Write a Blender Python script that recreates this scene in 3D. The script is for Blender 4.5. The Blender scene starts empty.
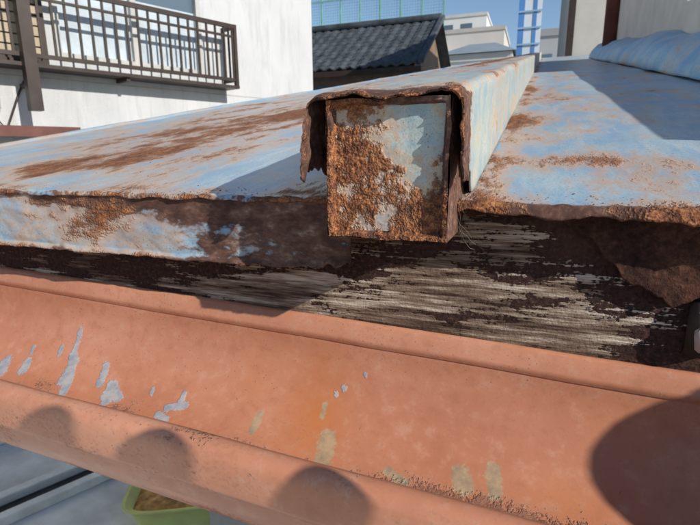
import bpy, math, random
from mathutils import Vector, Matrix, noise
random.seed(7)
S=bpy.context.scene
def lin(a,b,n): return [a+(b-a)*i/(n-1) for i in range(n)]
def ss(a,b,x):
    if a==b: return 0.0
    t=max(0.0,min(1.0,(x-a)/(b-a))); return t*t*(3-2*t)
def ga(x,s): return math.exp(-(x/s)**2)
def fb(x,y,z,o=4): return noise.fractal(Vector((x,y,z)),1.0,2.0,o)
# ---------------------------------------------------------------- materials
class M:
    def __init__(s,name,rough=.6,spec=.3):
        s.m=bpy.data.materials.new(name); s.m.use_nodes=True
        s.nt=s.m.node_tree; s.b=s.nt.nodes['Principled BSDF']
        s.b.inputs['Roughness'].default_value=rough
        s.b.inputs['Specular IOR Level'].default_value=spec
        s.tc=s.nt.nodes.new('ShaderNodeTexCoord').outputs['Object']
    def lk(s,a,b):
        if isinstance(a,(int,float)): b.default_value=a
        elif isinstance(a,tuple): b.default_value=(*a,1) if len(a)==3 else a
        else: s.nt.links.new(a,b)
    def co(s,sc):
        n=s.nt.nodes.new('ShaderNodeMapping'); n.inputs['Scale'].default_value=sc
        s.nt.links.new(s.tc,n.inputs[0]); return n.outputs[0]
    def noise(s,scale,detail=6,rough=.6,st=None,dist=0):
        n=s.nt.nodes.new('ShaderNodeTexNoise'); n.inputs['Scale'].default_value=scale
        n.inputs['Detail'].default_value=detail; n.inputs['Roughness'].default_value=rough
        n.inputs['Distortion'].default_value=dist
        s.nt.links.new(s.co(st) if st else s.tc,n.inputs['Vector']); return n.outputs['Fac']
    def vor(s,scale,st=None,feat='F1'):
        n=s.nt.nodes.new('ShaderNodeTexVoronoi'); n.feature=feat; n.inputs['Scale'].default_value=scale
        s.nt.links.new(s.co(st) if st else s.tc,n.inputs['Vector']); return n.outputs['Distance']
    def at(s,name):
        n=s.nt.nodes.new('ShaderNodeAttribute'); n.attribute_name=name; return n.outputs['Fac']
    def ma(s,op,a,b=0.0,c=0.0,clamp=False):
        n=s.nt.nodes.new('ShaderNodeMath'); n.operation=op; n.use_clamp=clamp
        s.lk(a,n.inputs[0]); s.lk(b,n.inputs[1]); s.lk(c,n.inputs[2]); return n.outputs[0]
    def st(s,v,a,b):
        n=s.nt.nodes.new('ShaderNodeMapRange'); n.interpolation_type='SMOOTHSTEP'
        s.lk(v,n.inputs[0]); n.inputs[1].default_value=a; n.inputs[2].default_value=b; return n.outputs[0]
    def mix(s,f,a,b,mode='MIX'):
        n=s.nt.nodes.new('ShaderNodeMix'); n.data_type='RGBA'; n.blend_type=mode
        s.lk(f,n.inputs['Factor']); s.lk(a,n.inputs[6]); s.lk(b,n.inputs[7]); return n.outputs[2]
    def ramp(s,f,stops):
        n=s.nt.nodes.new('ShaderNodeValToRGB'); e=n.color_ramp.elements
        while len(e)<len(stops): e.new(.5)
        for i,(p,c) in enumerate(stops): e[i].position=p; e[i].color=(*c,1)
        s.lk(f,n.inputs[0]); return n.outputs[0]
    def fin(s,col,rough=None,h=None,dist=.001,strength=1.0):
        s.lk(col,s.b.inputs['Base Color'])
        if rough is not None: s.lk(rough,s.b.inputs['Roughness'])
        if h is not None:
            n=s.nt.nodes.new('ShaderNodeBump'); n.inputs['Distance'].default_value=dist
            n.inputs['Strength'].default_value=strength
            s.lk(h,n.inputs['Height']); s.nt.links.new(n.outputs[0],s.b.inputs['Normal'])
        return s.m

def rusty(name,pa=(.24,.38,.51),pb=(.38,.49,.54),stretch=(1,1,1),k=1.0,soft=0.0,bump=.0013):
    m=M(name)
    n1=m.noise(26*k,4,.68,stretch); n2=m.noise(170*k,3,.72,stretch); n3=m.noise(800*k,1,.6)
    r=m.at('rust'); br=m.at('brown')
    v=m.ma('ADD',m.ma('MULTIPLY',n1,.58),m.ma('ADD',m.ma('MULTIPLY',n2,.32),m.ma('MULTIPLY',n3,.10)))
    v=m.ma('ADD',v,m.ma('MULTIPLY',m.ma('SUBTRACT',r,.5),.62))
    core=m.st(v,.5,.58+soft); halo=m.st(v,.35-soft*.4,.53)
    b=m.ma('ADD',m.ma('ADD',m.ma('MULTIPLY',n2,.5),m.ma('MULTIPLY',n1,.5)),m.ma('MULTIPLY',m.ma('SUBTRACT',br,.5),.8))
    bro=m.st(b,.46,.58)
    chalk=m.noise(50*k,4,.75,(stretch[0]*1.4,stretch[1]*.3,stretch[2]))
    paint=m.mix(m.st(n1,.36,.62),pa,pb)
    paint=m.mix(m.ma('MULTIPLY',m.st(chalk,.5,.7),.5),paint,(.54,.57,.54))
    paint=m.mix(m.ma('MULTIPLY',m.st(n3,.52,.7),.35),paint,(.15,.19,.22))
    fl=m.vor(330*k); spots=m.ma('MULTIPLY',m.st(fl,.22,.08),m.st(chalk,.46,.56))
    paint=m.mix(m.ma('MULTIPLY',spots,.85),paint,(.24,.09,.035))
    c=m.mix(m.ma('MULTIPLY',halo,.72),paint,(.52,.30,.17))
    rust=m.ramp(m.ma('ADD',m.ma('MULTIPLY',n2,.5),m.ma('ADD',m.ma('MULTIPLY',n3,.3),m.ma('MULTIPLY',chalk,.2))),[(.33,(.035,.016,.012)),(.43,(.11,.042,.023)),(.52,(.23,.09,.04)),(.6,(.40,.17,.07)),(.72,(.55,.34,.20))])
    brc=m.ramp(m.ma('ADD',m.ma('MULTIPLY',n1,.35),m.ma('MULTIPLY',n2,.65)),[(.33,(.045,.024,.019)),(.48,(.11,.055,.04)),(.58,(.19,.105,.075)),(.68,(.36,.28,.22))])
    c=m.mix(bro,c,brc)
    c=m.mix(core,c,rust)
    h=m.ma('ADD',m.ma('MULTIPLY',core,m.ma('ADD',m.ma('MULTIPLY',n3,.8),m.ma('MULTIPLY',n2,1.0))),m.ma('MULTIPLY',n2,.3))
    rg=m.ma('ADD',.42,m.ma('MULTIPLY',m.ma('MAXIMUM',core,bro),.45))
    return m.fin(c,rg,h,bump,.9)
def plain(name,col,var=.15,scale=8,rough=.7,bump=.0,bs=40):
    m=M(name,rough)
    n=m.noise(scale,4,.65); d=tuple(x*(1-var*1.6) for x in col); l=tuple(min(1,x*(1+var)) for x in col)
    c=m.ramp(n,[(.3,d),(.7,l)])
    return m.fin(c,None,m.noise(bs,3,.6) if bump else None,bump)
MROOF=rusty('faded_blue_roof_paint',stretch=(1,.45,1),soft=.05,bump=.0009)
MCAP=rusty('rusted_cap_metal',pa=(.30,.41,.46),pb=(.48,.50,.42),k=1.4,soft=.02,bump=.0011)
MFLASH=rusty('rusted_flashing_metal',stretch=(.5,1,1),soft=.04,bump=.0009)
def m_rustonly():
    m=M('flaking_brown_rust',.9,.15)
    n1=m.noise(40,4,.7);n2=m.noise(420,3,.7)
    c=m.ramp(m.ma('ADD',m.ma('MULTIPLY',n1,.6),m.ma('MULTIPLY',n2,.4)),[(.36,(.022,.012,.010)),(.48,(.055,.026,.02)),(.57,(.10,.045,.03)),(.68,(.20,.10,.06))])
    return m.fin(c,None,m.ma('ADD',n1,m.ma('MULTIPLY',n2,.5)),.0012,1)
MRUST=m_rustonly()
def m_gutter():
    m=M('salmon_gutter_paint',.45,.4)
    n1=m.noise(14,4,.6,(.6,1,1)); n2=m.noise(120,4,.65); n3=m.noise(700,2,.6)
    c=m.ramp(n1,[(.3,(.44,.175,.098)),(.5,(.51,.215,.122)),(.72,(.58,.27,.165))])
    c=m.mix(m.ma('MULTIPLY',m.st(n2,.5,.72),.4),c,(.62,.36,.25))
    c=m.mix(m.ma('MULTIPLY',m.st(n2,.47,.32),.35),c,(.37,.15,.085))
    c=m.mix(m.ma('MULTIPLY',m.st(n3,.58,.7),.25),c,(.33,.16,.11))
    stn=m.ma('MULTIPLY',m.at('stain'),m.st(n1,.25,.6))
    c=m.mix(m.ma('MULTIPLY',stn,.85),c,(.50,.165,.04))
    sp=m.ma('MULTIPLY',m.st(m.vor(300),.14,.06),m.st(n1,.5,.6))
    c=m.mix(m.ma('MULTIPLY',sp,.7),c,(.16,.06,.03))
    d=m.ma('ADD',m.ma('ADD',m.ma('MULTIPLY',n2,.55),m.ma('MULTIPLY',n3,.45)),m.ma('MULTIPLY',m.ma('SUBTRACT',m.at('dirt'),.5),.7))
    dm=m.st(d,.5,.62); film=m.st(d,.36,.52)
    c=m.mix(m.ma('MULTIPLY',film,.4),c,(.33,.15,.095))
    c=m.mix(m.ma('MULTIPLY',dm,.8),c,m.ramp(n2,[(.35,(.09,.045,.03)),(.65,(.26,.13,.085))]))
    bn=m.ma('MULTIPLY',m.ma('SUBTRACT',m.ma('ADD',m.ma('MULTIPLY',n2,.4),m.ma('MULTIPLY',n3,.6)),.5),2.2)
    bm=m.st(m.ma('ADD',bn,m.at('blue')),.38,.64); gm=m.st(m.ma('ADD',bn,m.at('grey')),.38,.7)
    c=m.mix(m.ma('MULTIPLY',bm,.82),c,m.ramp(n2,[(.4,(.22,.33,.43)),(.6,(.42,.46,.48))]))
    c=m.mix(m.ma('MULTIPLY',gm,.75),c,m.ramp(n2,[(.4,(.24,.24,.17)),(.6,(.44,.35,.22))]))
    h=m.ma('ADD',m.ma('ADD',m.ma('MULTIPLY',n2,.2),m.ma('MULTIPLY',n3,.08)),m.ma('ADD',m.ma('MULTIPLY',dm,m.ma('ADD',.3,n3)),m.ma('MULTIPLY',bm,.4)))
    return m.fin(c,m.ma('ADD',.38,m.ma('MULTIPLY',film,.35)),h,.0006,.8)
MGUT=m_gutter()
def m_fascia():
    m=M('peeling_brown_fascia_paint',.75,.25)
    g=m.noise(30,5,.75,(.22,1,2.2)); g2=m.noise(190,4,.7,(.1,1,1.6)); f=m.noise(60,5,.8,(.42,1,1.3)); f2=m.noise(420,2,.7)
    wood=m.ramp(m.ma('ADD',m.ma('MULTIPLY',g2,.6),m.ma('MULTIPLY',g,.4)),[(.35,(.025,.015,.011)),(.45,(.095,.058,.04)),(.53,(.25,.18,.13)),(.59,(.50,.42,.34)),(.66,(.72,.66,.58))])
    paint=m.ramp(f2,[(.35,(.022,.011,.009)),(.6,(.064,.029,.023)),(.75,(.13,.065,.048))])
    v=m.ma('ADD',m.ma('ADD',m.ma('MULTIPLY',g,.25),m.ma('ADD',m.ma('MULTIPLY',f,.42),m.ma('MULTIPLY',g2,.33))),m.ma('MULTIPLY',m.ma('SUBTRACT',m.at('peel'),.5),.40))
    v=m.ma('ADD',v,m.ma('MULTIPLY',m.ma('SUBTRACT',f2,.5),.15))
    pm=m.st(v,.495,.515)
    c=m.mix(pm,paint,wood)
    c=m.mix(m.ma('MULTIPLY',m.at('rust'),.6),c,(.13,.06,.035))
    h=m.ma('ADD',m.ma('MULTIPLY',pm,-.7),m.ma('ADD',m.ma('MULTIPLY',g2,.6),m.ma('MULTIPLY',f2,.3)))
    return m.fin(c,None,h,.0016,1)
MFAS=m_fascia()
MDIRT=plain('dry_dirt_and_rust_flakes',(.13,.065,.04),.5,400,.95)
MFLK=plain('orange_rust_flakes',(.30,.13,.06),.6,300,.95)
MWOOD=plain('dark_sheathing_wood',(.06,.045,.035),.3,30,.9)
# ---------------------------------------------------------------- mesh helpers
def empty(name):
    o=bpy.data.objects.new(name,None); S.collection.objects.link(o); return o
def mesh(name,vs,fs,mat,parent=None,smooth=False,solid=0,bevel=0):
    me=bpy.data.meshes.new(name); me.from_pydata(vs,[],fs); me.update()
    me.materials.append(mat)
    if smooth: me.polygons.foreach_set('use_smooth',[True]*len(me.polygons))
    o=bpy.data.objects.new(name,me); S.collection.objects.link(o)
    if parent: o.parent=parent
    if solid:
        md=o.modifiers.new('s','SOLIDIFY'); md.thickness=abs(solid); md.offset=-1 if solid>0 else 1
    if bevel:
        md=o.modifiers.new('b','BEVEL'); md.width=bevel; md.segments=2
    return o
def grid(name,us,vs,f,mat,attrs={},parent=None,solid=0,smooth=True,flip=False):
    P=[];nv=len(vs);A={k:[] for k in attrs}
    for u in us:
        for v in vs:
            p=f(u,v); P.append(p)
            for k,fn in attrs.items(): A[k].append(fn(u,v,p))
    F=[]
    for i in range(len(us)-1):
        for j in range(nv-1):
            q=(i*nv+j,(i+1)*nv+j,(i+1)*nv+j+1,i*nv+j+1)
            F.append(q[::-1] if flip else q)
    o=mesh(name,P,F,mat,parent,smooth,solid)
    for k in A:
        a=o.data.attributes.new(k,'FLOAT','POINT'); a.data.foreach_set('value',A[k])
    return o
def boxes(name,L,mat,parent=None,T=None,bevel=0):
    V=[];F=[]
    for (x0,x1,y0,y1,z0,z1) in L:
        b=len(V)
        for x in(x0,x1):
            for y in(y0,y1):
                for z in(z0,z1):
                    V.append(T(x,y,z) if T else (x,y,z))
        F+=[(b,b+1,b+3,b+2),(b+4,b+6,b+7,b+5),(b,b+4,b+5,b+1),(b+2,b+3,b+7,b+6),(b,b+2,b+6,b+4),(b+1,b+5,b+7,b+3)]
    return mesh(name,V,F,mat,parent,False,0,bevel)
def tube(name,pts,r,mat,parent=None,n=10,cap=True):
    V=[];F=[];m_=len(pts)
    for i,p in enumerate(pts):
        p=Vector(p); a=Vector(pts[max(0,i-1)]); b=Vector(pts[min(m_-1,i+1)]); d=(b-a).normalized()
        s=d.cross(Vector((0,0,1)))
        if s.length<.05: s=d.cross(Vector((0,1,0)))
        s.normalize(); t=s.cross(d)
        rr=r[i] if isinstance(r,(list,tuple)) else r
        for k in range(n):
            an=2*math.pi*k/n; V.append(tuple(p+s*rr*math.cos(an)+t*rr*math.sin(an)))
    for i in range(m_-1):
        for k in range(n): F.append((i*n+k,i*n+(k+1)%n,(i+1)*n+(k+1)%n,(i+1)*n+k))
    if cap: F.append(tuple(range(n))[::-1]); F.append(tuple((m_-1)*n+k for k in range(n)))
    return mesh(name,V,F,mat,parent,True)
# ---------------------------------------------------------------- the roof
TH=.17625
def zr(y): return -.06376+TH*y
roof=empty('metal_roof')
Ymax=5.4
svals=[-.0045,-.0035,-.002,-.001,-.0004]+[ (Ymax-.228)*(i/219)**2.6 for i in range(220)]
def roofpt(x,s):
    w=.0010*fb(x*9,s*9,1.3)+.0022*fb(x*2.2,s*2,5.1)
    y0=.228+.0010*fb(x*40,0,3)+.0006*fb(x*170,2,3)
    thick=.48+.5*ss(-.12,-.02,x)
    if s<0:
        zz=zr(y0)+s*thick*(1+.6*fb(x*60,7,1)+.4*max(0,fb(x*35,9,9)))
        return (x, y0-.0011*math.sin(min(1,-s/.002)*math.pi/2)-.0004*fb(x*90,s*300,2), zz+w+.0004*fb(x*140,s*90,8))
    y=y0+s
    bead=.0008*math.exp(-(s/.003)**2)*(.6+1.4*fb(x*120,s*80,4))
    return (x,y,zr(y)+w+bead)
def pl(x,s):
    p=roofpt(x,s); e=ss(-.604,-.612,x)
    return (p[0],p[1],p[2]+.003*e)
def rl(u,v,p):
    x,y=p[0],p[1]; s=max(0,y-.228)
    n=fb(x*12,y*5,2)
    r=.32+.36*ga(x+.350+.03*n,.10)*ss(.025,.08,s)*(1-.3*ss(.9,2.5,s))
    r+=.14*math.exp(-s/.006)+.14*ga(s-.012,.006)+.16*ga(x+.52,.05)*ss(.1,.5,s)
    r+=.10*ss(-.2,-.1,x)+(.08 if s<=0.0005 else 0)
    return r+.22*n+.12*fb(x*50,y*25,4)
def rr_(u,v,p):
    x,y=p[0],p[1]; s=max(0,y-.228); n=fb(x*11,y*6,12)
    r=.30+.25*math.exp(-s/.014)+.34*ga(x+.015,.035)*ga(y-.53,.07)+.24*ga(x+.022,.012)+.26*ga(x-.03,.06)*ga(y-.33,.025)+.22*ga(x+.005,.03)*ga(y-.9,.2)
    return r+.24*n+.12*fb(x*50,y*25,4)
def brn(u,v,p):
    s=p[1]-.228; x=p[0]
    return .12+.32*math.exp(-max(0,s)/.005)+.22*ss(-.12,-.03,x)*math.exp(-max(0,s)/.012)+(.15 if s<0 else 0)+.25*fb(p[0]*20,p[1]*20,9)
grid('left_roof_pan',lin(-.62,-.088,230),svals,pl,MROOF,{'rust':rl,'brown':brn},roof,.0009)
grid('right_roof_pan',lin(-.034,.40,190),svals,roofpt,MROOF,{'rust':rr_,'brown':brn},roof,.0009)
def slab(name,x0,x1,y0,y1,d0,d1,mat,parent):
    V=[]
    for x in(x0,x1):
        for y in(y0,y1):
            for d in(d0,d1): V.append((x,y,zr(y)+d))
    F=[(0,1,3,2),(4,6,7,5),(0,4,5,1),(2,3,7,6),(0,2,6,4),(1,5,7,3)]
    return mesh(name,V,F,mat,parent)
slab('roof_deck',-.60,.40,.262,Ymax-.02,-.030,-.006,MWOOD,roof)
slab('verge_board',-.617,-.603,.262,Ymax,-.12,-.006,MWOOD,roof)
def fl(x,v):
    zb=-.0612+.0012*fb(x*18,0,5)+.0007*fb(x*90,1,5)
    if x>-.13: zb+= .010*ss(-.13,-.085,x)*(.5+fb(x*70,4,4))
    zt=-.0245
    z=zt+(zb-zt)*v
    y=.2295+.0018*fb(x*10,z*25,3)+.0006*fb(x*60,z*90,7)
    if v>.9: y-=.0022*ss(.9,1,v)
    if v<.12: y-=.0004*(1-v/.12)
    return (x,y,z)
def flr(u,v,p): return .36+.25*fb(p[0]*14,p[2]*40,6)+.18*ss(.90,1,v)+.10*ss(.25,.0,v)+.04*ga(p[0]+.235,.05)
def flb(u,v,p):
    x=p[0]; return .26+.40*ss(-.215,-.165,x)+.40*ss(.48,.12,v)*ss(-.34,-.24,x)+.3*fb(x*22,p[2]*50,16)+.22*ss(.3,.0,v)+.2*ss(.93,1,v)
grid('front_flashing',lin(-.62,-.086,420),lin(0,1,50),fl,MFLASH,{'rust':flr,'brown':flb},roof,.0009)
def shr(x,v):
    zt=-.0240
    zb=-.030-.003*fb(x*50,0,1)-.036*ss(.004,.062,x)-.007*fb(x*60,3,1)*ss(0,.05,x)
    z=zt+(zb-zt)*v
    return (x,.2455-.001*v*ss(0,.05,x)+.0015*fb(x*22,z*30,5)+.0007*fb(x*120,z*120,5),z)
grid('torn_flashing_remnant',lin(-.030,.30,260),lin(0,1,34),shr,MRUST,{},roof,.0008)
# ---------------------------------------------------------------- fascia
fas=empty('fascia_board')
def fa(x,z): return (x,.250+.0006*fb(x*8,z*60,3)+.0005*fb(x*30,z*300,3),z)
def pe(u,v,p):
    x,z=p[0],p[2]
    return .42+.12*ga(x+.05,.09)+.18*ga(z+.085,.014)*ss(-.3,-.15,x)*ss(.07,0,x)+.14*ga(z+.037,.008)*ga(x-.0,.03)-.12*ga(x+.01,.03)*ga(z+.055,.012)-.10*ss(.03,.08,x)-.03*ss(-.2,-.34,x)+.42*fb(x*16,z*45,4)
grid('fascia_face',lin(-.60,.40,500),lin(-.028,-.150,70),fa,MFAS,{'peel':pe,'rust':lambda u,v,p:.6*ss(-.065,-.03,p[2]+.01*fb(p[0]*40,p[2]*60,1))*ss(-.02,.03,p[0])},fas,-.012,flip=False)
# ---------------------------------------------------------------- batten with rusted cap
bat=empty('roof_batten')
H=.0520
XL,XR=-.0955,-.0295
def path():
    P=[]
    for t in lin(0,1,22): P.append(('L',XL,t))
    r=.0035
    for a in lin(90,0,5)[1:-1]:
        P.append(('T',XL+r-r*math.cos(math.radians(90-a)),H-r+r*math.sin(math.radians(90-a))))
    for x in lin(XL+r,XR-r,46): P.append(('T',x,H))
    for a in lin(90,0,5)[1:-1]:
        P.append(('T',XR-r+r*math.cos(math.radians(a)),H-r+r*math.sin(math.radians(a))))
    for t in lin(1,0,22): P.append(('R',XR,t))
    return P
PP=path()
yv=[.0+(Ymax-.205)*(i/200)**2.7 for i in range(201)]
def cov(i,s):
    k,x,t=PP[i]
    yf=.1995+.0022*fb(x*70,t*5,1)+.0015*fb(x*260,t*11,2)
    if k!='T': yf+=.003*(1-t)*fb(3,t*4,1)+.001*fb(t*30,x,5)
    y=yf+s
    hb=.0175*ss(.252,.222,y)+(.0050*fb(y*150,x*30,2)+.002*fb(y*500,x,2))*ss(.262,.24,y)
    near=ss(.245,.20,y)
    if k=='T':
        h=t
        z=zr(y)+h+.0010*fb(x*45,y*45,6)*(1 if y<.4 else .6)-.0024*ss(.208,.199,y)*(.6+fb(x*90,2,2))
        return (x+.0006*fb(y*20,x,3),y,z)
    h=hb+(H-.0035-hb)*t
    sgn=-1 if k=='L' else 1
    dx=sgn*(.0024*near*(1-t)**1.3+.0013*fb(y*60,t*3,8)*near*1.3)+.0008*fb(y*9,h*30,1)
    return (x+dx,y,zr(y)+h)
def cr(u,v,p):
    k=PP[u][0]; y=p[1]
    r=.28+.14*math.exp(-max(0,y-.2)/.012)+.22*fb(p[0]*30,y*9,5)
    if k!='T': r+=.08*ss(.255,.225,y)
    if k=='T': r+=.34*ss(-.05,-.085,p[0])*ss(.3,.9,y)+.14
    return r
grid('batten_cover',list(range(len(PP))),yv,cov,MCAP,{'rust':cr,'brown':lambda u,v,p:.15+.60*ss(.236,.203,p[1])+(.28*ss(.26,.22,p[1]) if PP[u][0]!='T' else 0)},bat,-.0010)
BX0,BX1,BZ0,BZ1=-.0870,-.0333,-.0372,.0220
def facer(u,v,p):
    x,z=p[0],p[2]; fx=(x-BX0)/(BX1-BX0); fz=(z-BZ0)/(BZ1-BZ0)
    d=min(x-BX0,BX1-x,z-BZ0)
    b=.30+.52*(1-fz)+.10*fb(z*60,3,3)
    r=.31+.38*ss(b+.18,b-.12,fx)
    r=max(r,.31+.37*ss(.52+.08*fb(x*80,1,1),.24,fz))
    r=max(r,.24*ss(.72,.9,fx)*ss(.85,.4,fz)+.31)
    r=max(r,.40*ss(.003,.0015,d))
    return r+.22*fb(x*55,z*55,3)+.12*fb(x*200,z*200,3)
def faceb(u,v,p):
    x,z=p[0],p[2]; d=min(x-BX0,BX1-x,z-BZ0,BZ1-z); fx=(x-BX0)/(BX1-BX0); fz=(z-BZ0)/(BZ1-BZ0)
    return .12+.75*ss(.0034,.0022,d)+.60*ss(.46,.1,fz)*ss(.30,.75,fx)+.45*ss(.8,1,fx)*ss(.95,.5,fz)+.3*fb(x*60,z*60,7)+.3*ss(.12,.02,fx)
def face(x,z):
    d=min(x-BX0,BX1-x,z-BZ0,BZ1-z)
    y=.2070-.0042*ss(.0026,.0018,d)+.0004*fb(x*60,z*60,3)
    rr=facer(0,0,(x,y,z))
    y-=max(0,min(.3,rr-.45))*(.0014*abs(fb(x*260,z*260,2,3))+.0012*max(0,fb(x*700,z*700,2,2)))*1.8
    return (x+.0008*fb(z*60,1,4),y,z+.0008*fb(x*60,1,9))
grid('end_cap_face',lin(BX0,BX1,170),lin(BZ0,BZ1,170),face,MCAP,{'rust':facer,'brown':faceb},bat,0)
def side(X):
    return lambda y,z:(X+.0006*fb(y*50,z*50,X),y,z)
at2={'rust':lambda u,v,p:.38+.2*fb(p[1]*40,p[2]*40,1),'brown':lambda u,v,p:.7}
grid('end_cap_right_side',lin(.2030,.262,50),lin(BZ0,BZ1,50),side(BX1+.0004),MCAP,at2,bat,0)
grid('end_cap_left_side',lin(.2030,.262,50),lin(BZ0,BZ1,50),side(BX0-.0004),MCAP,at2,bat,0)
grid('end_cap_bottom',lin(BX0-.0004,BX1+.0004,50),lin(.2030,.262,50),lambda x,y:(x,y,BZ0-.0003),MCAP,at2,bat,0)
web=empty('cobweb'); MWEB=plain('dusty_cobweb',(.22,.18,.14),.3,50,.9)
for i in range(12):
    a=Vector((-.0325+random.uniform(0,.003),random.uniform(.222,.238),random.uniform(-.035,-.018)))
    b=Vector((random.uniform(-.031,-.018),.247,random.uniform(-.052,-.030)))
    pts=[]
    for k in range(9):
        t=k/8; p=a.lerp(b,t)+Vector((random.uniform(-1,1)*.001,0,-.003*math.sin(math.pi*t)+random.uniform(-1,1)*.001)); pts.append(p)
    tube('strand_%d'%i,pts,random.uniform(.00005,.00009),MWEB,web,4,False)
# ---------------------------------------------------------------- gutter
gut=empty('roof_gutter')
def gz(x): return -.1024-.0327*x
def gprof():
    P=[(.2515,.0035),(.2492,.0038),(.2478,.0030),(.2474,-.0030),(.2462,-.0046),(.2460,-.0066),(.2476,-.0082)]
    cy,cz,a,b=.1874,-.0095,.0602,.055
    n=90
    for i in range(n+1):
        t=math.pi*i/n; P.append((cy+a*math.cos(t),cz-b*math.sin(t)))
    P+=[(.1272,-.006),(.1270,-.001),(.1263,.0010),(.1245,.0017),(.1222,.0013),(.1207,.0000),(.1200,-.0018),(.1203,-.0052),(.1206,-.0092),(.1209,-.0132),(.1214,-.0150),(.1226,-.0156),(.1245,-.0150)]
    return P
GP=gprof()
def seg(px,pj,a,b):
    ax,aj=a;bx,bj=b
    vx,vy=bx-ax,(bj-aj)*.002; wx,wy=px-ax,(pj-aj)*.002
    l=vx*vx+vy*vy; t=max(0,min(1,(wx*vx+wy*vy)/l)) if l>0 else 0
    return math.hypot(wx-t*vx,wy-t*vy)
BL=[((-.350,33),(-.344,39),.0034),((-.331,32),(-.328,36),.003),((-.299,17),(-.297,26),.002),((-.297,26),(-.281,40),.003),((-.293,28),(-.290,36),.0034),
    ((-.265,27),(-.261,34),.0025),((-.252,33),(-.240,37),.003),((-.250,36),(-.246,39),.0034),((-.202,36),(-.192,34),.0025),((-.205,39),(-.198,40),.0025),((-.197,30),(-.196,34),.0014),
    ((-.0947,18),(-.0947,18.6),.0014),((-.0986,20),(-.0986,20.6),.0012),((-.083,13),(-.083,13.5),.0012),((-.31,24),(-.309,27),.0017),((-.335,26),(-.334,29),.0015),((-.22,31),(-.219,33),.0012)]
GR=[((-.1416,31),(-.1416,37),.0022),((-.0245,34),(-.022,37),.0045),((-.0088,31),(-.0075,37),.0034),((-.104,24),(-.104,28),.0015),((-.097,33),(-.094,42),.0045),((-.06,38),(-.05,40),.0025)]
BL=[((a[0],a[1]+2),(c[0],c[1]+2),r) for a,c,r in BL]; GR=[((a[0],a[1]+2),(c[0],c[1]+2),r) for a,c,r in GR]
STN=[(-.107,28,.018,.030,.95),(-.150,22,.014,.020,.35),(-.096,38,.008,.03,.95),(.03,42,.02,.02,.7),(-.02,46,.03,.012,.6),(-.30,42,.03,.01,.35),(.05,27,.02,.03,.4),(-.20,44,.02,.01,.4)]
def spot(L,x,j,pw=1):
    b=0
    for a,c,r in L:
        if abs(x-a[0])>.05: continue
        b=max(b,ss(r*2.0,r*.2,seg(x,j,a,c)))
    return b
def gst(x,j,p):
    v=0
    for cx,cj,rx,rj,a in STN: v=max(v,a*ga(x-cx,rx)*ga((j-cj)*.002,rj))
    return v
def gd(x,j,p):
    b=.14+.42*ss(34,48,j)*ss(86,72,j)*ss(-.36,-.05,x)+.15*ss(34,46,j)*ss(86,72,j)
    if j<12: b+=.12
    if j>=96: b+=.18+.14*fb(x*30,j,3)
    return b+(.25*ss(25,38,j)+.08)*fb(x*25,j*.08,4)+.12*max(0,fb(x*60,j*.01,14))*ss(40,10,j)
def gp(x,j):
    y,z=GP[j]
    return (x,y+.0008*fb(x*5,j*.03,2),gz(x)+z+.0005*fb(x*12,j*.05,7))
grid('gutter_trough',lin(-.70,.34,800),list(range(len(GP))),gp,MGUT,{'stain':gst,'dirt':gd,'blue':lambda x,j,p:spot(BL,x,j),'grey':lambda x,j,p:spot(GR,x,j)},gut,.0013)
def grains(name,pts,mat,parent=None):
    V=[];F=[]
    O=[(1,0,0),(-1,0,0),(0,1,0),(0,-1,0),(0,0,1),(0,0,-1)]
    Q=[(0,2,4),(2,1,4),(1,3,4),(3,0,4),(2,0,5),(1,2,5),(3,1,5),(0,3,5)]
    for (x,y,z,r) in pts:
        b=len(V); fl=random.uniform(.3,.8)
        an=random.uniform(0,3.1); ca,sa=math.cos(an),math.sin(an)
        for o in O:
            k=r*random.uniform(.6,1.3); ox,oy,oz=o[0]*k,o[1]*k*random.uniform(.5,1),o[2]*k*fl
            V.append((x+ox*ca-oy*sa,y+ox*sa+oy*ca,z+oz))
        F+=[tuple(b+i for i in q) for q in Q]
    return mesh(name,V,F,mat,parent)
pts=[]
for i in range(3800):
    x=random.choice([random.gauss(-.03,.06),random.uniform(-.35,.2),random.gauss(.02,.04),random.gauss(-.13,.02)])
    j=int(max(14,min(80,random.gauss(44,5)-(0 if random.random()<.85 else 10)))); p=gp(x,j)
    pts.append((p[0],p[1]+random.uniform(-.001,.001),p[2]+.0003,random.choice([.0002,.0003,.0004,.0005,.0008])*random.uniform(.6,1.2)))
for i in range(200):
    x=random.uniform(-.45,.15); p=gp(x,random.choice([7,8,99,100,101])); pts.append((p[0],p[1]-.0003,p[2]+.0004,random.uniform(.0002,.0004)))
grains('gutter_debris',pts,MDIRT)
pts=[]
for i in range(900):
    q=random.random()
    if q<.35:
        x=random.uniform(-.6,-.1); y=.229+abs(random.gauss(0,.008))
    elif q<.7: x=random.gauss(-.355,.05); y=.27+abs(random.gauss(0,.3))
    else: x=random.uniform(-.026,.18); y=.229+abs(random.gauss(0,.012))
    if -.1<x<-.025 or fb(x*30,y*20,3)<-.02: continue
    p=roofpt(x,y-.228); pts.append((p[0],p[1],p[2]+.0002,random.uniform(.0002,.0006)*(1 if y<.4 else 1.6)))
grains('rust_flakes',pts,MFLK)
hang=empty('gutter_bracket')
tube('bracket_arm',[(.0745,.2475,-.066),(.0742,.2445,-.070),(.0742,.2435,-.078),(.0745,.2445,-.086),(.075,.2475,-.090)],[.002,.003,.0033,.003,.002],plain('pale_bracket',(.52,.40,.37),.15,50,.6),hang,10)
tube('bracket_plate',[(.0745,.2482,-.0655),(.0745,.2482,-.0905)],.0055,MWOOD,hang,12)
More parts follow.
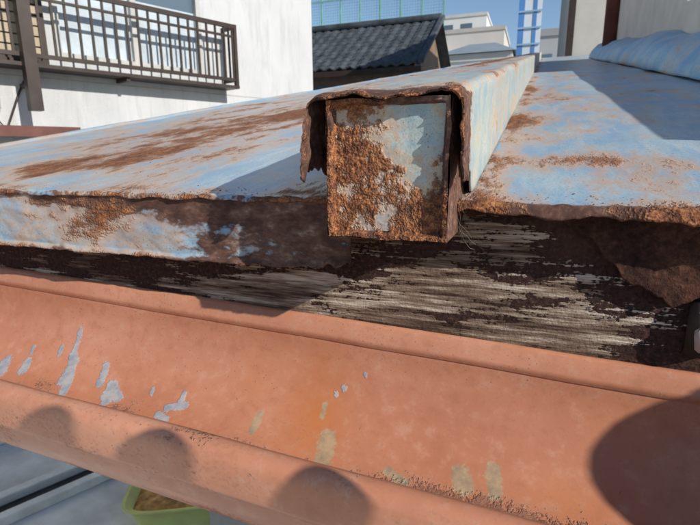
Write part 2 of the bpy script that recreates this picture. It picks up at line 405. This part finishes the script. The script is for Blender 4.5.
# ---------------------------------------------------------------- parapet, flashing and wall at the right
par=empty('parapet_wall')
MBL=rusty('blue_wall_flashing_paint',pa=(.20,.40,.62),pb=(.36,.52,.64),k=.4,soft=.05)
MST=plain('off_white_stucco',(.60,.58,.54),.12,5,.9,.002,120)
def wf(a,y):
    t=a
    x=.230+.010*ss(.9,2.2,y)+.10*(1-math.cos(t*math.pi/2)); z=zr(y)+.004+.082*math.sin(t*math.pi/2)*(1+.15*fb(y*2.5,t,2))*(1-.25*ss(1.4,.8,y))
    return (x+.005*fb(y*4,t*2,4),y,z+.004*fb(y*4,t*3,9))
grid('wall_flashing',lin(0,1,18),lin(.30,3.3,160),wf,MBL,{'rust':lambda u,v,p:.18+.2*fb(p[0]*20,p[1]*3,3)+.15*ss(.1,0,u),'brown':lambda u,v,p:.05},par,.0012)
def prism(x0,x1,ys,ht):
    b=len(V)
    for y in ys:
        for (x,h) in((x0,-.05),(x0,ht(y)),(x1,ht(y)),(x1,-.05)): V.append((x,y,zr(y)+h))
    n=len(ys)
    for i in range(n-1):
        for k in range(4): F.append((b+i*4+k,b+i*4+(k+1)%4,b+(i+1)*4+(k+1)%4,b+(i+1)*4+k))
    F.append((b,b+1,b+2,b+3)); F.append(tuple(b+(n-1)*4+k for k in(3,2,1,0)))
V=[];F=[]
prism(.335,.46,[.30,1.6],lambda y:.158); mesh('low_wall',V,F,MST,par)
V=[];F=[]
prism(.337,.46,[1.603,3.3],lambda y:.36); mesh('tall_wall',V,F,MST,par)
V=[];F=[]
prism(.322,.475,[1.59,3.31],lambda y:.375)
V=[(x,y,z if (z-zr(y))>.1 else zr(y)+.362) for x,y,z in V]; mesh('coping',V,F,plain('dark_red_coping',(.20,.07,.05),.2,9,.5),par)
tube('pipe',[(.31,3.0,.50),(.31,3.0,1.6)],.035,plain('red_brown_pipe',(.16,.05,.035),.2,9,.45),par,14)
# ---------------------------------------------------------------- own house below
MW2=plain('grey_house_wall',(.22,.22,.21),.2,4,.9,.003,60)
hs=empty('house_below_roof')
boxes('walls',[(-.37,.5,.45,5.3,-2.8,-.08)],MW2,hs)
boxes('soffit',[(-.60,.4,.264,.447,-.135,-.125)],MWOOD,hs)
# ---------------------------------------------------------------- ground
MG=plain('pale_concrete_ground',(.58,.57,.54),.25,1.2,.9,.004,30)
mesh('ground',[(-600,-600,-2.8),(600,-600,-2.8),(600,900,-2.8),(-600,900,-2.8)],[(0,1,2,3)],MG)
dr=empty('drain_channel')
MDK=plain('dark_channel',(.035,.035,.035),.3,5,.8)
def rot(px_,py_,a):
    ca,sa=math.cos(a),math.sin(a)
    return lambda x,y,z:(px_+x*ca-y*sa,py_+x*sa+y*ca,z)
boxes('channel',[(-4,4,-.09,.09,-2.8,-2.792)],MDK,dr,rot(-3.6,2.6,1.15))
boxes('kerbs',[(-4,4,-.19,-.095,-2.8,-2.72),(-4,4,.095,.19,-2.8,-2.72)],plain('kerb_concrete',(.6,.6,.56),.15,4,.9),dr,rot(-3.6,2.6,1.15),.01)
tub=empty('plastic_tub')
Tt=rot(-2.42,2.66,.5)
def tubmesh():
    V=[];F=[];n=40
    rings=[(.0,.02,.30,.22),(.0,.0,.30,.22),(.26,0,.38,.28),(.28,0,.41,.31),(.268,0,.41,.31),(.262,0,.365,.265),(.03,0,.285,.205)]
    for (z,_,a,b) in rings:
        for k in range(n):
            t=2*math.pi*k/n; c,s=math.cos(t),math.sin(t); e=.45
            V.append(Tt(a*abs(c)**e*(1 if c>0 else -1),b*abs(s)**e*(1 if s>0 else -1),-2.8+z))
    for i in range(len(rings)-1):
        for k in range(n): F.append((i*n+k,i*n+(k+1)%n,(i+1)*n+(k+1)%n,(i+1)*n+k))
    F.append(tuple((len(rings)-1)*n+k for k in range(n)))
    return V,F
v_,f_=tubmesh(); mesh('tub_body',v_,f_,plain('yellow_green_plastic',(.62,.64,.22),.1,4,.4),tub,True)
def soil(r,t):
    c,s=math.cos(t),math.sin(t);e=.45
    x=.345*r*abs(c)**e*(1 if c>0 else -1); y=.25*r*abs(s)**e*(1 if s>0 else -1)
    q=Tt(x,y,0); return (q[0],q[1],-2.8+.20+.05*(1-r*r)+.02*fb(x*9,y*9,2))
grid('soil',lin(0.01,1,14),lin(0,2*math.pi,41),soil,plain('orange_brown_soil',(.52,.27,.09),.4,14,.95),{},tub)
yb=empty('white_storage_box')
boxes('body',[(-.5,.5,-.35,.35,-2.8,-2.15)],plain('white_plastic',(.72,.74,.72),.08,3,.5),yb,rot(-5.1,3.75-.9,1.2),.02)
boxes('lid',[(-.53,.53,-.38,.38,-2.148,-2.09)],plain('greenish_white_plastic',(.6,.66,.62),.08,3,.5),yb,rot(-5.1,3.75-.9,1.2),.02)
# ---------------------------------------------------------------- white house at the left
wh=empty('white_house')
dx,dy=.37,.93
def HB(u,w,z): return (-4.96+dx*u+dy*w,3.79+dy*u-dx*w,z)
def m_wall():
    m=M('white_render_wall',.9,.2)
    n=m.noise(1.6,5,.7,(1,1,.4)); n2=m.noise(9,4,.7,(1,1,.15)); n3=m.noise(120,3,.6)
    c=m.ramp(n,[(.3,(.50,.51,.52)),(.7,(.60,.61,.62))])
    c=m.mix(m.ma('MULTIPLY',m.st(n2,.48,.7),.4),c,(.38,.39,.39))
    return m.fin(c,None,n3,.008,1)
MWH=m_wall()
MBR=plain('dark_brown_aluminium',(.045,.031,.026),.2,6,.45)
MGL=M('window_glass',.08,.5); MGL=MGL.fin((.10,.14,.18))
boxes('walls',[(-6,.3,-5,0,-2.8,5.5),(2.05,4.04,-5,0,-2.8,5.5),(.3,2.05,-5,0,-2.8,1.0),(.3,2.05,-5,0,2.75,5.5),(.3,2.05,-5,-.12,1.0,2.75)],MWH,wh,HB)
boxes('window_frame',[(.30,2.05,-.10,.025,1.0,1.06),(.30,2.05,-.10,.025,2.69,2.75),(.30,.36,-.10,.024,1.06,2.69),(1.99,2.05,-.10,.024,1.06,2.69),(1.14,1.21,-.09,.02,1.06,2.69)],plain('silver_frame',(.45,.45,.43),.1,6,.4),wh,HB)
boxes('window_glass',[(.36,1.14,-.07,-.06,1.06,2.69),(1.21,1.99,-.07,-.06,1.06,2.69)],MGL,wh,HB)
boxes('curtain',[(.36,1.14,-.055,-.050,1.06,1.75),(1.21,1.99,-.055,-.050,1.06,1.75)],plain('frosted_film',(.45,.52,.57),.15,3,.5),wh,HB)
boxes('shutter_box',[(-2.2,.14,0,.06,z,z+.085) for z in [.98+.1*i for i in range(17)]],plain('beige_shutter',(.42,.34,.25),.1,4,.6),wh,HB)
boxes('shutter_back',[(-2.2,.14,0,.035,.94,2.7)],MBR,wh,HB)
boxes('shutter_frame',[(.14,.20,0,.08,.9,2.75),(-2.25,.14,0,.08,.88,.94)],MBR,wh,HB)
L=[(-2.6,2.39,.26,.30,1.58,1.63),(-2.6,2.39,.265,.295,.93,.97),(-2.6,2.39,.02,.32,.84,.875),(-2.6,2.39,.265,.295,1.47,1.495)]
u=-2.55
while u<2.38: L.append((u,u+.022,.27,.292,.97,1.58)); u+=.125
L+=[(2.355,2.39,0,.30,1.58,1.63),(2.355,2.39,0,.30,.93,.97),(2.35,2.395,.255,.305,.84,1.63)]
w_=.03
while w_<.26: L.append((2.36,2.38,w_,w_+.022,.97,1.58)); w_+=.11
boxes('balcony_railing',L,MBR,wh,HB)
boxes('downpipe_post',[(-.12,-.01,.30,.42,.42,5.4)],MBR,wh,HB)
boxes('awning',[(-4,.26,.003,.46,.19,.225),(-4,.28,.44,.48,.17,.27),(.24,.282,.003,.44,.17,.27)],plain('red_brown_awning',(.13,.05,.04),.2,5,.5),wh,HB)
boxes('bracket',[(-.5,-.44,0,.3,.70,.74),(-.08,-.04,0,.3,.66,.70),(.9,.94,0,.28,.80,.84)],MBR,wh,HB)
boxes('cable_box',[(-.35,-.28,0,.05,.45,.62)],plain('grey_cable_box',(.3,.3,.3),.1,5,.6),wh,HB)
cab=[Vector(HB(-.31,.03,.45)),Vector(HB(-.33,.04,.35)),Vector(HB(-.26,.05,.25)),Vector(HB(-.1,.03,.62)),Vector(HB(.0,.02,.80))]
tube('cable',cab,.012,MBR,wh,6)
boxes('wall_joints',[(-6,4.03,.001,.004,z,z+.012) for z in (-.1,.78,2.9)],plain('joint_sealant',(.4,.4,.38),.1,5,.8),wh,HB)
boxes('eave',[(-6.3,4.3,.0,.55,5.5,5.65)],MBR,wh,HB)
# ---------------------------------------------------------------- tiled house
th=empty('tiled_roof_house')
MTI=plain('dark_grey_roof_tile',(.07,.08,.09),.35,3,.55)
def tile(x,s):
    ph=(x/.27)%1; wv=.028*math.sin(ph*2*math.pi)+.02*(ph>.9)
    st=(s/.24)%1
    y=12+2.6*s/3.0; z=2.02+1.55*s/3.0+wv+.04*(1-st)
    return (x,y,z)
grid('front_roof_slope',lin(-8.5,-2.72,340),lin(0,3.0,101),tile,MTI,{},th,.03,smooth=False)
boxes('ridge',[(-8.5,-2.70,14.45,14.8,3.55,3.72)],MTI,th,None,.06)
boxes('gable_tiles',[(-2.80,-2.64,0,3.0,.0,.12)],MTI,th,lambda x,y,z:(x,12+2.6*y/3,2.03+1.55*y/3+z),.03)
mesh('back_roof_slope',[(-8.5,14.6,3.6),(-2.72,14.6,3.6),(-2.72,17.2,2.05),(-8.5,17.2,2.05)],[(0,1,2,3)],MTI,th)
MBW=plain('brown_house_wall',(.20,.14,.10),.2,3,.8)
boxes('walls',[(-8.2,-3.0,12.35,16.9,-2.8,1.95)],MBW,th)
mesh('gable',[(-3.0,12.35,1.95),(-3.0,16.9,1.95),(-3.0,14.6,3.5),(-3.15,12.35,1.95),(-3.15,16.9,1.95),(-3.15,14.6,3.5)],[(0,1,2),(3,5,4),(0,2,5,3),(1,4,5,2)],MBW,th)
boxes('fascia',[(-8.5,-2.7,11.98,12.02,1.86,1.99)],MBR,th)
boxes('windows',[(x,x+.9,12.33,12.35,.9,1.7) for x in (-7.6,-6.1,-4.6)],MGL,th)
# ---------------------------------------------------------------- green net
gn=empty('practice_net'); MGN=plain('green_net_steel',(.16,.36,.30),.15,3,.6)
L=[]
for i in range(8):
    x=-12+i*1.05; L.append((x,x+.07,25,25.07,-2.8,11))
for z in (3.6,4.9,6.2,7.5,8.8,10.1): L.append((-12,-4.6,25.0-.002,25.04,z,z+.05))
boxes('frame',L,MGN,gn)
L=[]
x=-12
while x<-4.6: L.append((x,x+.008,25.1,25.108,-1,11)); x+=.13
z=1.5
while z<11: L.append((-12,-4.6,25.11,25.118,z,z+.008)); z+=.13
boxes('mesh',L,MGN,gn)
# ---------------------------------------------------------------- distant buildings
def bldg(name,x0,x1,y0,y1,h,col,fl_=3.0,win=2.2,seed=0):
    b=empty(name); boxes('body',[(x0,x1,y0,y1,-2.8,h)],plain(name+'_wall',col,.06,.3,.9),b)
    L=[];z=-2.8+1.0
    while z+1.5<h:
        x=x0+.7
        while x+win*.6<x1-.4: L.append((x,x+win*.6,y0-.03,y0+.01,z,z+1.3)); x+=win
        z+=fl_
    boxes('windows',L,MGL,b)
    boxes('parapet',[(x0-.1,x1+.1,y0-.1,y1+.1,h,h+.35)],plain(name+'_parapet',tuple(c*.8 for c in col),.05,1,.9),b)
    return b
bldg('apartment_block',-14.5,-6.5,62,74,15.2,(.62,.62,.60))
bldg('office_building',-10.0,-3.6,50,58,10.9,(.50,.48,.45),2.9,1.7)
bldg('white_apartment_building',-13.6,-9.2,44,50,9.9,(.66,.66,.65),2.8,1.5)
bldg('grey_house',-1.1,2.2,30,38,6.0,(.35,.36,.37),2.8,1.3)
bldg('beige_house',-9.3,-5.4,30,37,4.6,(.50,.45,.38),2.7,1.4)
bldg('low_white_house',-5.0,-1.6,27,33,4.5,(.62,.62,.6),2.7,1.5)
hr=empty('hip_roof'); mesh('hip_roof_surface',[(-9.6,29.7,4.95),(-5.1,29.7,4.95),(-5.1,37.3,4.95),(-9.6,37.3,4.95),(-8.2,33.5,6.2),(-6.5,33.5,6.2)],[(0,1,5,4),(1,2,5),(2,3,4,5),(3,0,4)],MTI,hr)
hr2=empty('hip_roof'); mesh('hip_roof_surface',[(-5.3,26.7,4.85),(-1.3,26.7,4.85),(-1.3,33.3,4.85),(-5.3,33.3,4.85),(-4,30,5.9),(-2.6,30,5.9)],[(0,1,5,4),(1,2,5),(2,3,4,5),(3,0,4)],plain('grey_blue_roofing',(.25,.3,.34),.1,2,.6),hr2)
sg=empty('blue_white_sign_tower')
boxes('white_panel',[(-.98,-.20,20,20.25,-2.8,9.5)],plain('white_sign_paint',(.66,.72,.78),.05,1,.5),sg)
boxes('blue_stripes',[(-.985,-.78,19.985,19.995,-2.8,9.6),(-.48,-.36,19.985,19.995,-2.8,9.6)],plain('blue_sign_paint',(.10,.26,.58),.1,1,.5),sg)
boxes('rungs',[(-1.0,-.18,19.95,19.98,z,z+.06) for z in [1+.55*i for i in range(16)]],plain('pale_blue_steel',(.30,.46,.62),.1,1,.5),sg)
nb=empty('neighbour_house')
boxes('walls',[(.29,5,8,14,-2.8,4.2)],plain('grey_cream_render',(.50,.48,.44),.1,2,.9),nb)
boxes('corner_trim',[(.27,.36,7.97,8.06,-2.8,4.25)],MBR,nb)
boxes('window',[(1.2,2.4,7.98,8.0,1.6,2.9)],MGL,nb)
boxes('eave',[(-.1,5.3,7.5,14.4,4.2,4.35)],MBR,nb)
# ---------------------------------------------------------------- unseen domed post, added right of the view to cast the round shadow
caster=empty('round_shadow_caster')
cx,cy_=.374,.148
R_=.060
pp=[(cx,cy_,-2.8),(cx,cy_,-.010)]+[(cx,cy_,-.010+R_*math.sin(a)) for a in lin(.15,1.5,9)]
rr=[R_,R_]+[R_*math.cos(a) for a in lin(.15,1.5,9)]
tube('caster_body',pp,rr,plain('caster_grey',(.3,.3,.3),.1,8,.5),caster,32)
# ---------------------------------------------------------------- photographer's raised hand beside the camera
def skinned(name,verts,edges,radii,mat,parent,root=0):
    me=bpy.data.meshes.new(name); me.from_pydata(verts,edges,[]); me.materials.append(mat)
    o=bpy.data.objects.new(name,me); S.collection.objects.link(o); o.parent=parent
    o.modifiers.new('skin','SKIN')
    sv=me.skin_vertices[0].data
    for i,r in enumerate(radii): sv[i].radius=(r,r); sv[i].use_root=(i==root)
    m2=o.modifiers.new('sub','SUBSURF'); m2.levels=2; m2.render_levels=2
    return o
MSK=plain('skin',(.50,.30,.21),.08,60,.55)
ph=empty('photographer_hand')
Vs=[(.200,-.05,-.14),(.175,-.012,-.085),(.160,.005,-.040),(.34,-.25,-.40)]; Es=[(0,1),(1,2),(0,3)]; Rs=[.024,.030,.027,.038]
def finger(root,knuckle,mid,tip,r):
    b=len(Vs); Vs.extend([knuckle,mid,tip]); Es.extend([(root,b),(b,b+1),(b+1,b+2)]); Rs.extend([r*1.15,r,r*.85])
finger(2,(.146,-.014,-.004),(.132,-.005,.030),(.119,.002,.066),.0080)
finger(2,(.150,.008,-.014),(.138,.015,.014),(.126,.0205,.042),.0082)
finger(2,(.155,.030,-.026),(.146,.038,-.006),(.137,.043,.013),.0074)
finger(2,(.162,.046,-.045),(.158,.056,-.035),(.152,.062,-.025),.0075)
finger(1,(.180,-.045,-.070),(.170,-.060,-.040),(.160,-.062,-.015),.0098)
skinned('hand_and_forearm',Vs,Es,Rs,MSK,ph)
# ---------------------------------------------------------------- camera
R=Vector((.936,.3515,-.0066)).normalized(); Fw=Vector((-.344,.9122,-.2207)); Fw=(Fw-R*Fw.dot(R)).normalized(); U=R.cross(Fw)
cam=bpy.data.cameras.new('camera'); co=bpy.data.objects.new('camera',cam); S.collection.objects.link(co)
mw=Matrix.Identity(4)
for i in range(3): mw[i][0]=R[i]; mw[i][1]=U[i]; mw[i][2]=-Fw[i]
co.matrix_world=mw
cam.lens=25; cam.sensor_width=36; cam.clip_start=.004; cam.clip_end=3000
cam.dof.use_dof=True; cam.dof.focus_distance=.24; cam.dof.aperture_fstop=36
S.camera=co
# light
Ld=Vector((-1,.4,-.55)).normalized()
sd=-Ld
el=math.asin(sd.z); az=math.atan2(sd.x,sd.y)
w=bpy.data.worlds.new('World'); S.world=w; w.use_nodes=True
nt=w.node_tree; bg=nt.nodes['Background']; sk=nt.nodes.new('ShaderNodeTexSky'); sk.sky_type='NISHITA'; sk.sun_disc=False
sk.sun_elevation=el; sk.sun_rotation=az; sk.ozone_density=2.5; sk.dust_density=.4; nt.links.new(sk.outputs[0],bg.inputs[0]); bg.inputs[1].default_value=.13
sl=bpy.data.lights.new('sun','SUN'); sl.energy=5; sl.angle=math.radians(.5); sl.color=(1,.94,.85)
so=bpy.data.objects.new('sun',sl); S.collection.objects.link(so); so.rotation_euler=Ld.to_track_quat('-Z','Y').to_euler()
S.view_settings.view_transform='Standard'; S.view_settings.look='None'
